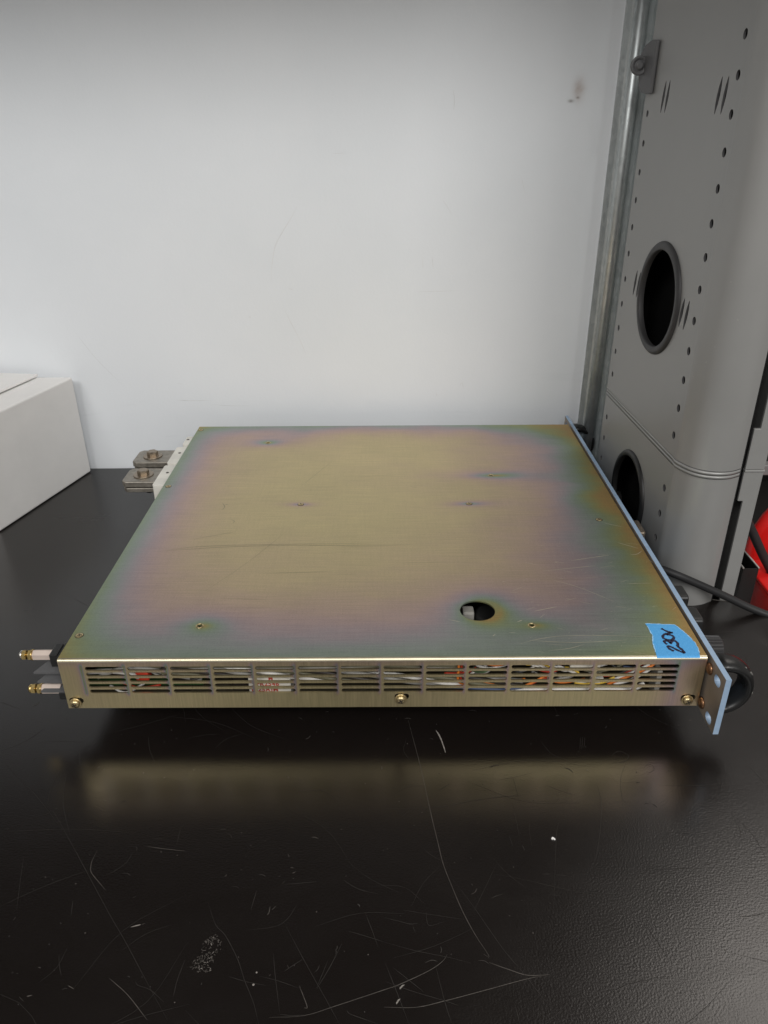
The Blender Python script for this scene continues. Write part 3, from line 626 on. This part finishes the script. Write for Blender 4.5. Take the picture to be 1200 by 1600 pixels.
# what shows through the slots
def wire(pts, r, m, name='wire', n=8):
    s = MB(); s.tube(smooth_path([L(p[0], .45*p[1]+.0028, p[2]-.005) for p in pts], 6), r*(.82 if r > .0015 else .78), n); return s.build(name, M[m], root)
wire([(.020,.016,.050),(.034,.012,.0575),(.044,.010,.0600),(.056,.011,.0590),(.075,.014,.0520),(.09,.02,.046)], .0020, 'grey_wire')
wire([(.012,.020,.053),(.028,.014,.0560),(.040,.012,.0555),(.048,.016,.050)], .0021, 'white_wire')
for k in range(3): wire([(.058,.015+.004*k,.0600-.002*k),(.10,.012+.004*k,.0612-.001*k),(.16,.013,.0605-.0015*k),(.22,.014,.0600),(.27,.018,.0580-.002*k)], .0021, ('olive','grey_wire','olive')[k], 'cable')
for k in range(4):
    pts = []
    for i in range(15):
        a = .065 + .0175*i; t = i*1.05 + k*math.pi/2; zc = .0565 - .0115*max(0, (a-.10))/.2
        pts.append((a, .0125 + .0030*math.cos(t), zc + .0030*math.sin(t)))
    wire(pts, .0019, ('grey_wire','coil','olive','white_wire')[k], 'twisted_cable')
s = MB(); s.box(*(L(.046,0,0)[0], L(.055,0,0)[0], L(0,.009,0)[1], L(0,.03,0)[1], .0425, .0490)); s.build('connector', M['red'], root, .0006)
s = MB(); s.box(*(L(.010,0,0)[0], L(.09,0,0)[0], L(0,.014,0)[1], L(0,.10,0)[1], .0345, .0361))
for i in range(14):
    a = .014+.072*random.random(); b = .018+.07*random.random(); q = .002+.003*random.random()
    s.box(*(L(a,0,0)[0], L(a+q,0,0)[0], L(0,b,0)[1], L(0,b+q,0)[1], .0361, .0385+.004*random.random()), 1)
s.build('circuit_board', [M['pcb'], M['olive']], root)
for a0, a1 in ((.069,.081),(.1095,.1228)):
    s = MB(); s.box(*(L(a0,0,0)[0], L(a1,0,0)[0], L(0,.015,0)[1], L(0,.04,0)[1], .0282, .052)); s.build('transformer', M['coil'], root, .001)
s = MB(); s.box(*(L(.1232,0,0)[0], L(.1520,0,0)[0], L(0,.0062,0)[1], L(0,.036,0)[1], .0282, .0488)); lab = s.build('labelled_relay', [M['labelw']], root, .0006)
for txt, a, z, sz in (('M', .1370,.0452,.0040), ('FR2546', .1285,.0403,.0046), ('6(25A)M', .1250,.0355,.0046)):
    cu = bpy.data.curves.new('print', 'FONT'); cu.body = txt; cu.size = sz; cu.extrude = .00006; cu.space_character = 1.12; cu.offset = .00012
    ob = bpy.data.objects.new('print', cu); COL.objects.link(ob); dg = bpy.context.evaluated_depsgraph_get(); dg.update()
    me = bpy.data.meshes.new_from_object(ob.evaluated_get(dg)); bpy.data.objects.remove(ob)
    s = MB(); q = L(a, .0060, z)
    s.add([(q[0]+p.co.x, q[1]-p.co.z, q[2]+p.co.y) for p in me.vertices], [tuple(p.vertices) for p in me.polygons])
    s.build('printed_text', M['inkred'], lab); bpy.data.meshes.remove(me)
wire([(.2655,.010,.0645),(.2660,.009,.058),(.2655,.009,.0515),(.2680,.009,.0462),(.2800,.011,.0450),(.30,.015,.0455)], .0012, 'orange')
wire([(.2672,.012,.0645),(.2680,.011,.058),(.2672,.011,.0520),(.2700,.010,.0470),(.2800,.012,.0475)], .0010, 'red')
wire([(.2400,.013,.062),(.2415,.012,.055),(.244,.013,.046),(.26,.016,.040)], .0013, 'black')
wire([(.25,.014,.0415),(.29,.009,.0408),(.303,.009,.0413),(.318,.013,.0405)], .0011, 'bluew'); wire([(.284,.012,.0400),(.30,.0105,.0395),(.312,.012,.0400)], .0010, 'white_wire')
wire([(.272,.014,.0455),(.285,.012,.0450),(.300,.012,.0460),(.312,.016,.047)], .0010, 'orange'); wire([(.265,.016,.051),(.29,.014,.0505),(.31,.016,.0515)], .0014, 'olive')
for k in range(3):
    pts = []
    for i in range(9):
        a = .311 + .0045*i; t = i*1.5 + k*2.09
        pts.append((a, .0105+.0014*math.cos(t), .0628 - .0015*i*.62 + .0014*math.sin(t)))
    wire(pts, .0010, ('white_wire','white_wire','yellow')[k])
wire([(.312,.010,.0435),(.318,.009,.0475),(.324,.009,.0515),(.331,.011,.0530)], .0011, 'orange'); wire([(.314,.011,.0430),(.319,.010,.0470),(.326,.010,.0500)], .0010, 'red')
wire([(.33,.012,.0470),(.34,.011,.0505),(.346,.012,.0525)], .0013, 'grey_wire'); wire([(.345,.010,.0460),(.355,.009,.0452),(.365,.010,.0462),(.372,.012,.050)], .0012, 'yellow')
wire([(.344,.011,.0470),(.353,.010,.0455),(.362,.011,.0445)], .0011, 'white_wire')
wire([(.305,.010,.0392),(.320,.0085,.0405),(.345,.008,.0408),(.366,.008,.0408),(.384,.0085,.0405),(.393,.012,.0440)], .0021, 'white_wire', 'sleeving')
wire([(.368,.012,.0435),(.374,.010,.0475),(.384,.009,.0530),(.394,.009,.0595),(.399,.012,.0630)], .0012, 'orange'); wire([(.366,.013,.0450),(.374,.012,.0490),(.385,.011,.0550),(.394,.011,.0610)], .0012, 'white_wire')
wire([(.372,.011,.0440),(.382,.010,.0475),(.390,.010,.0530),(.397,.012,.0580)], .0013, 'white_wire'); wire([(.37,.013,.0500),(.378,.012,.0545),(.388,.012,.0610)], .0010, 'black')
rw = random.Random(21)
for k in range(26):
    a = rw.uniform(.255, .395); z = rw.uniform(.043, .063); ln = rw.uniform(.012, .030); up_ = rw.uniform(-.009, .012)
    wire([(a, .022, z), (a+ln*.35, rw.uniform(.012,.018), z+up_*.3), (a+ln*.7, rw.uniform(.012,.018), z+up_*.8), (min(a+ln, .415), .024, z+up_)], rw.choice((.0009,.0011,.0012)),
         rw.choice(('orange','red','white_wire','yellow','grey_wire','black','pcb','coil','olive','bluew')))
for k in range(10):
    a = rw.uniform(.02, .10); z = rw.uniform(.040, .060); ln = rw.uniform(.012, .03)
    wire([(a, .022, z), (a+ln*.5, rw.uniform(.010,.018), z+rw.uniform(-.004,.004)), (a+ln, .024, z+rw.uniform(-.006,.006))], .0011, rw.choice(('grey_wire','olive','pcb','white_wire','red','coil')))
for a0, a1, z0_, z1_, m in ((.3405,.3610,.0588,.0635,'labelw'), (.3560,.3645,.0475,.0500,'nylon'), (.3580,.3625,.0420,.0475,'nylon'), (.4000,.4035,.0335,.0560,'grey_wire')):
    s = MB(); s.box(*(L(a0,0,0)[0], L(a1,0,0)[0], L(0,.0065,0)[1], L(0,.018,0)[1], z0_-.005, z1_-.005)); s.build('spacer', M[m], root, .0005)
s = MB(); s.box(*(L(.2735,0,0)[0], L(.2822,0,0)[0], L(0,.0640,0)[1], L(0,.074,0)[1], .0285, .0590)); s.build('capacitor', M['grey_wire'], root, .0015)
s = MB(); s.lathe(L(.2975,.070,.0282), (0,0,1), [(0,.014),(.026,.014),(.027,.012)], 30); s.build('capacitor', M['black'], root)
s = MB(); s.box(*(L(.14,0,0)[0], L(.26,0,0)[0], L(0,.08,0)[1], L(0,.30,0)[1], .0282, .060)); s.build('heat_sink', M['coil'], root, .001)

# blue tape with handwriting
s = MB(); tp = [(x*.001, y*.001) for x, y in TAPE]
dense = []
for i, p in enumerate(tp):
    q = tp[(i+1) % len(tp)]; n_ = max(1, int(math.dist(p, q)/.0013))
    for k in range(n_):
        j = .00022 if 0 < k else 0
        dense.append((p[0]+(q[0]-p[0])*k/n_+rnd.uniform(-j, j), max(-.0001, p[1]+(q[1]-p[1])*k/n_+rnd.uniform(-j, j))))
def over(u, v, w):     # tape lies on the cover and just turns over its bend
    if v < BR:
        t = max(0.0, (BR-v)/BR); a = min(1.0, t)*math.pi*.30
        return L(u, BR-(BR+.00012+w)*math.sin(a), ZT-BR+(BR+.00012+w)*math.cos(a))
    return L(u, v, ZT+.00012+w)
s.plate([(u, max(v, .0021)) for u, v in dense], [], over, .00016)
v = [over(.3949, BR, .00008), over(.4235, BR, .00008)]
st = []
for k in range(7):
    b = BR*(1-k/6); jit = rnd.uniform(-.0003,.0003)
    st += [over(.3950+jit, b, .00008), over(.4233+jit, b, .00008)]
s.add(st, [(2*k, 2*k+1, 2*k+3, 2*k+2) for k in range(6)], 0, True)
for i in range(0, len(dense)-2, 2):
    q = [dense[(i+k) % len(dense)] for k in range(3)]
    if min(p[1] for p in q) < .003: continue
    s.ribbon(q, .0007*rnd.uniform(.4, 1.2), lambda u, v: L(u, v, ZT+.00026), 1, False)
tape = s.build('tape_label', [M['tape'], M['tapeedge']], root); tape['label'] = 'torn blue masking tape with 230V handwritten in dark marker'
s = MB()
for stroke in INK:
    s.ribbon([(x*.001, y*.001) for x, y in stroke], .0019, lambda u, v: L(u, v, ZT+.00030), 0, False)
s.build('handwriting', M['ink'], tape)

# ------------------------------------------------------------------ white box at the left
c1, c2 = (-.3606,.8564), (-.4043,.7013)
bx = empty('white_box', (-.53,.78,0)); tag(bx, 'plain white cardboard box with loose lid standing against the wall', 'box')
def g2(x, y, z): return (x+.53, y-.78, z)
s = MB(); h_ = .1205
q = [c1, c2, (-.72,.69), (-.72,.8650)]
s.prism([(x, y) for x, y in q], lambda u, v, t: g2(u, v, t), .0005, h_)
s.build('carton', M['carton'], bx, .0022, 3)
s = MB(); s.prism([(-.3995,.8560),(-.4300,.738),(-.72,.715),(-.72,.8640)], lambda u, v, t: g2(u, v, t + .012*max(0, (-.38-u)/.34)), h_+.0004, h_+.0034)
s.build('lid_flap', M['carton'], bx, .0008)

# ------------------------------------------------------------------ galvanised upright
px0, px1, py = .2258, .2562, .828
po = [(px0,py+.003),(px0,py+.0010),(px0+.0055,py+.0008),(px0+.0068,py-.0005)]
for k in range(9):
    t = math.pi*(1-k/8); po.append((px0+.0138+.0066*math.cos(t), py-.001-.0070*math.sin(t)))
po += [(px0+.0212,py+.0012),(px0+.0262,py+.0014),(px0+.0275,py-.0030),(px1-.0010,py-.0200),(px1,py-.0200),(px1,py+.003)]
s = MB(); s.prism(po, lambda u, v, t: (u, v, t), -.0032, .66)
for i in range(len(s.s)-2): s.s[i] = 4 <= i <= 11
up = s.build('shelf_upright', M['galv']); tag(up, 'galvanised steel shelf upright with rolled ridge beside the grey cabinet', 'shelf upright')

# ------------------------------------------------------------------ grey cabinet
cab = empty('equipment_cabinet', (.262,.66,-.0034)); tag(cab, 'grey steel cabinet with rounded front edge, hole rows and round black grommets', 'cabinet')
A = Vector((.236,.767)); Bv = Vector((.2415,.61)); dv = (Bv-A).normalized(); nv = Vector((dv.y, -dv.x))   # nv points out (-x)
if nv.x > 0: nv = -nv
def C3(x, y, z): return (x-.262, y-.66, z+.0034)
def F3(u, v, w):
    p = A + dv*u + nv*w; return C3(p.x, p.y, v)
SL = .186
arc = [A+dv*(SL-.0001)+nv*.0008, A+dv*(SL+.004)+nv*.0007, Vector((.2437,.5715)), Vector((.2490,.5610)), Vector((.2575,.5540)), Vector((.268,.5512)), Vector((.278,.5525)), Vector((.2876,.5575))]
arc = [Vector((p.x, p.y)) for p in smooth_path([(p.x, p.y, 0) for p in arc], 6)]
def shell(z0, z1, holes, name):
    s = MB()
    s.plate([(0,z0),(SL,z0),(SL,z1),(0,z1)], holes, F3, .0016, 0, 0, 2)  # cut edges darker than the face: shade in the holes put into colour
    n_ = len(arc)
    v = [C3(p.x, p.y, z0) for p in arc] + [C3(p.x, p.y, z1) for p in arc]
    s.add(v, [(i, i+1, n_+i+1, n_+i) for i in range(n_-1)], 0, True)
    s.box(*(C3(.2876,.0,0)[0]-.0, C3(.2886,0,0)[0], C3(0,.5575,0)[1], C3(0,.767,0)[1], z0+.0034, z1+.0034), 1)
    s.box(*(C3(.2365,0,0)[0], C3(.2886,0,0)[0], C3(0,.7672,0)[1], C3(0,.7684,0)[1], z0+.0034, z1+.0034), 1)
    # black sheet set back from the face, standing in for the unlit interior
    p0, p1 = A + dv*.002 - nv*.030, A + dv*SL - nv*.022
    s.add([C3(p0.x,p0.y,z0), C3(p1.x,p1.y,z0), C3(p1.x,p1.y,z1), C3(p0.x,p0.y,z1)], [(0,1,2,3)], 1)
    return s.build(name, [M['grey'], M['blackmat'], M['clip']], cab)
def lens(cx, cz, hw, hh, tilt=.0): 
    pts = []
    for k in range(12):
        t = k/12*2*math.pi; pts.append((cx + hw*math.copysign(abs(math.cos(t))**1.6, math.cos(t)) + tilt*math.sin(t)*hh, cz + hh*math.sin(t)))
    return pts
hu = []
for k in range(13): hu.append(ellipse(.1780, .4309-.02362*k+.0003, .0031, .0033, 14))
for k in range(-2, 14):
    z = .386 - .02365*(k)
    if z > .145: hu.append(ellipse(.0112, z, .0027, .0028, 12))
for k in (-1, -2): hu.append(ellipse(.1780, .4312-.02362*k, .0031, .0033, 14))
for s_, z_, o_ in ((.049,.398,.0045), (.1575,.396,.0052), (.0440,.2455,.0045), (.1575,.243,.0048)):
    for q in (-1, 1): hu.append(lens(s_+q*o_, z_, .0025, .0122, .13))
hu.append(circle(.101, .2435, .0415, 44))
upper = shell(.1312, .62, hu, 'upper_shell')
hl = [ellipse(.1780, z, .0031, .0033, 14) for z in (.0992,.0748,.0506,.0264)] + [ellipse(.0112, z, .0027, .0028, 12) for z in (.103,.0795,.056)]
hl.append(circle(.100, .0560, .0385, 44))
lower = shell(-.0033, .1242, hl, 'lower_shell')
s = MB()
band = [A + dv*(SL*i/6) + nv*.0010 for i in range(7)] + [p + Vector((-.0006, -.0008)) for p in arc[1:]]
for z0_, z1_ in ((.1248,.1272), (.1280,.1304)):
    n_ = len(band)
    v = [C3(p.x, p.y, z0_) for p in band] + [C3(p.x, p.y, z1_) for p in band] + [C3(p.x+.002, p.y+.002, z1_) for p in band] + [C3(p.x+.002, p.y+.002, z0_) for p in band]
    s.add(v, [(i, i+1, n_+i+1, n_+i) for i in range(n_-1)] + [(n_+i, n_+i+1, 2*n_+i+1, 2*n_+i) for i in range(n_-1)] + [(i, 3*n_+i, 3*n_+i+1, i+1) for i in range(n_-1)], 0, True)
ins = [p + Vector((.0016, .0016)) for p in band]
v = [C3(p.x, p.y, .1241) for p in ins] + [C3(p.x, p.y, .1313) for p in ins]; n_ = len(ins)
s.add(v, [(i, i+1, n_+i+1, n_+i) for i in range(n_-1)], 1, True)
s.build('seam_band', [M['grey'], M['seam']], cab)
def grommet(cu_, cz, r, ri, name, deep):
    s = MB(); c = A + dv*cu_; ax = Vector((nv.x, nv.y, 0))
    prof = [(.0009, r), (.0020, r*.995), (.0032, r*.97), (.0038, r*.93), (.0036, ri+.0008), (.0028, ri), (-deep, ri)]
    n_ = 56; u = Vector((0,0,1)); w = ax.cross(u); cc = Vector(C3(c.x, c.y, cz)); v = []
    for d, rr in prof:
        v += [cc + ax*d + (u*math.cos(6.28319*k/n_) + w*math.sin(6.28319*k/n_))*rr for k in range(n_)]
    s.add(v, [(i*n_+k, i*n_+(k+1)%n_, (i+1)*n_+(k+1)%n_, (i+1)*n_+k) for i in range(len(prof)-1) for k in range(n_)], 0, True)
    return s.build(name, M['grommet' if cz > .1 else 'black'], cab)
grommet(.101, .2435, .0472, .0402, 'grommet', .0012)
grommet(.100, .0560, .0435, .0375, 'grommet', .0012)
# flat flange strip beyond the dark slit
s = MB()
for pol in ([(.2925,.1290),(.3080,.1290),(.3080,.62),(.2975,.62),(.2975,.1640),(.2925,.1640)],
            [(.2922,.1005),(.2922,.1265),(.3080,.1265),(.3080,-.0033),(.2965,-.0033),(.2965,.1005)]):
    s.prism(pol, lambda u, v, t: C3(u, t, v), .5600, .5625)
s.box(*(C3(.2922,0,0)[0], C3(.3083,0,0)[0], C3(0,.5590,0)[1], C3(0,.5635,0)[1], .1268+.0034, .1288+.0034))
s.box(*(C3(.3062,0,0)[0], C3(.3080,0,0)[0], C3(0,.5626,0)[1], C3(0,.72,0)[1], .0001, .62))
s.build('flange_strip', M['grey'], cab, .0004)
cp = [(x*.001, z*.001) for x, z in CLIP if x > -24 or False]
cp = [p for p in cp if not (p[0] < -.0145 and .4135 < p[1] < .433)] 
s = MB(); s.prism(cp, lambda u, v, t: F3(u, v, t), .0012, .0046); clip = s.build('latch_clip', M['clip'], cab, .0014, 3)
s = MB(); c = C3(.2272, .7690, .4235)
s.lathe(c, (0,-1,.1), [(-.002,.0076),(.0004,.0078),(.0008,.0074),(.0008,.0050),(.0000,.0048),(.0000,.0036),(.0014,.0034),(.0018,.0022)], 28)
for k in range(10):
    t = 6.2832*k/10; s.lathe((c[0]+.0061*math.cos(t), c[1], c[2]+.0061*math.sin(t)), (0,-1,.1), [(.0002,.0005),(.0010,.0004)], 8)
s.build('pivot', M['clip'], clip)

# ------------------------------------------------------------------ cables and the clutter beyond the cabinet
def cable(name, pts, r, m, label):
    s = MB(); s.tube(smooth_path(pts, 8), r, 14); o = s.build(name, m); return tag(o, label, 'cable')
cable('power_cable', [(.2215,.600,.0225),(.226,.575,.033),(.234,.558,.0385),(.248,.5468,.0375),(.268,.5445,.0290),(.292,.5425,.0180),(.314,.538,.0085),(.337,.5280,.0036),(.37,.505,.0036),(.46,.480,.0036)], .0033, M['rubber'],
      'thick black cable running from behind the metal unit across to the right')
cable('thin_cable', [(.2235,.590,.006),(.240,.578,.010),(.256,.5700,.0125),(.268,.5660,.0085),(.279,.5630,.0030),(.290,.5615,.0020)], .0016, M['clip'],
      'thin grey cable curling low at the foot of the grey cabinet')
cable('drop_cable', [(.322,.700,.105),(.334,.672,.070),(.345,.650,.046),(.358,.645,.024),(.372,.642,.000),(.385,.640,-.020),(.41,.64,-.060),(.43,.64,-.196)], .0044, M['rubber'],
      'black cable hanging down in front of the red bin')

rb = empty('red_bin', (.42,.63,-.2)); tag(rb, 'red plastic bin with chamfered rim in the right corner behind the bench', 'bin')
def g3(x, y, z): return (x-.42, y-.63, z+.2)
s = MB(); s.box(*(-.0515, .075, -.065, .035, .0004, .176)); s.build('bin_body', M['reddark'], rb, .006, 3)
s = MB(); s.box(*(-.0535, .077, -.067, .037, .1762, .1800)); s.build('bin_rim', M['redp'], rb, .0015)
s = MB(); s.lathe((.0,.100,.108), (0,1,0), [(-.03,.082),(-.026,.089),(-.02,.088),(.034,.045)], 40)
o = s.build('red_canister', M['redp'], loc=(.478,.630,-.138)); tag(o, 'round glossy red canister end behind the red bin', 'canister')
s = MB(); s.box(*(.4000,.5200,.705,.76,-.1996,-.1195)); tag(s.build('support_block', M['blackmat']), 'black block under the round red canister', 'block')
s = MB(); tr = empty('file_tray', (.35,.63,-.2)); tag(tr, 'charcoal tray with thin steel rim between cabinet flange and red bin', 'tray')
s = MB(); x0, x1, y0, y1, zt_ = -.0125, .0020, -.022, .018, .205
for b in ((x0,x0+.0012,y0,y1),(x1-.0012,x1,y0,y1),(x0+.0013,x1-.0013,y0,y0+.0012),(x0+.0013,x1-.0013,y1-.0012,y1)): s.box(*b, .0004, zt_)
s.build('tray_body', M['tray'], tr)
s = MB(); zr = zt_+.0008
s.tube([(x0,y0,zr),(x0,y1,zr),(x1,y1,zr),(x1,y0,zr)], .0008, 8); s.build('steel_rim', M['rim'], tr)
s = MB(); s.box(*(.318,.95,.7125,1.0,.0560,.0695)); rs = tag(s.build('rear_shelf', M['dark']), 'dark shelf with grey front rail in the gap right of the cabinet', 'shelf')
s = MB(); s.box(*(.318,.95,.7005,.7122,.0590,.0700)); s.build('front_rail', M['railgrey'], rs, .001)
s = MB(); s.box(*(-.03,.14,-.02,.07,.0003,.034)); s.box(*(-.026,.13,-.016,.066,.0343,.0375), 1)
o = s.build('brown_carton', [M['brown'], M['grey_wire']], loc=(.4230,.748,.0702)); tag(o, 'small brown carton with pale top on the rear shelf', 'carton')

# ------------------------------------------------------------------ camera
f = 1184.84732
cam = bpy.data.cameras.new('camera'); co = bpy.data.objects.new('camera', cam); COL.objects.link(co)
right = Vector((.99997,-.00381,-.00741)); down = Vector((-.00834,-.45752,-.88916)); fwd = Vector((0,.88919,-.45753))
Mx = Matrix((right, -down, -fwd)).transposed().to_4x4(); Mx.translation = (0,0,CAM_H)
co.matrix_world = Mx
cam.sensor_fit = 'AUTO'; cam.sensor_width = 36; cam.lens = f/1600*36; cam.clip_start = .01; cam.clip_end = 50
scene.camera = co

# ------------------------------------------------------------------ light
wd = bpy.data.worlds.new('World'); scene.world = wd; wd.use_nodes = True
bg = wd.node_tree.nodes['Background']; bg.inputs[0].default_value = (1,.955,.91,1); bg.inputs[1].default_value = .33
def area(name, loc, target, sx, sy, power, color):
    l = bpy.data.lights.new(name, 'AREA'); l.shape = 'RECTANGLE'; l.size = sx; l.size_y = sy; l.energy = power; l.color = color
    o = bpy.data.objects.new(name, l); COL.objects.link(o); o.location = loc
    o.rotation_euler = (Vector(target)-Vector(loc)).to_track_quat('-Z', 'Y').to_euler(); return o
area('ceiling_lamp', (-1.15,-1.75,2.0), (0,.6,.1), 1.2, .8, 31, (1,.99,.97))
area('ceiling_lamp', (.95,-1.7,2.0), (0,.6,.1), 1.5, .9, 48, (1,.99,.97))
area('side_lamp', (1.45,1.35,2.3), (.2,.3,0), .9, .9, 11, (1,.93,.86))

scene.render.engine = 'CYCLES'
scene.cycles.use_denoising = True
scene.cycles.max_bounces = 8; scene.cycles.diffuse_bounces = 4; scene.cycles.glossy_bounces = 4
scene.cycles.sample_clamp_indirect = 4
scene.view_settings.view_transform = 'Standard'; scene.view_settings.look = 'None'
scene.view_settings.exposure = 0; scene.view_settings.gamma = 1; scene.view_settings.use_curve_mapping = False
scene.render.resolution_x = 768; scene.render.resolution_y = 1024
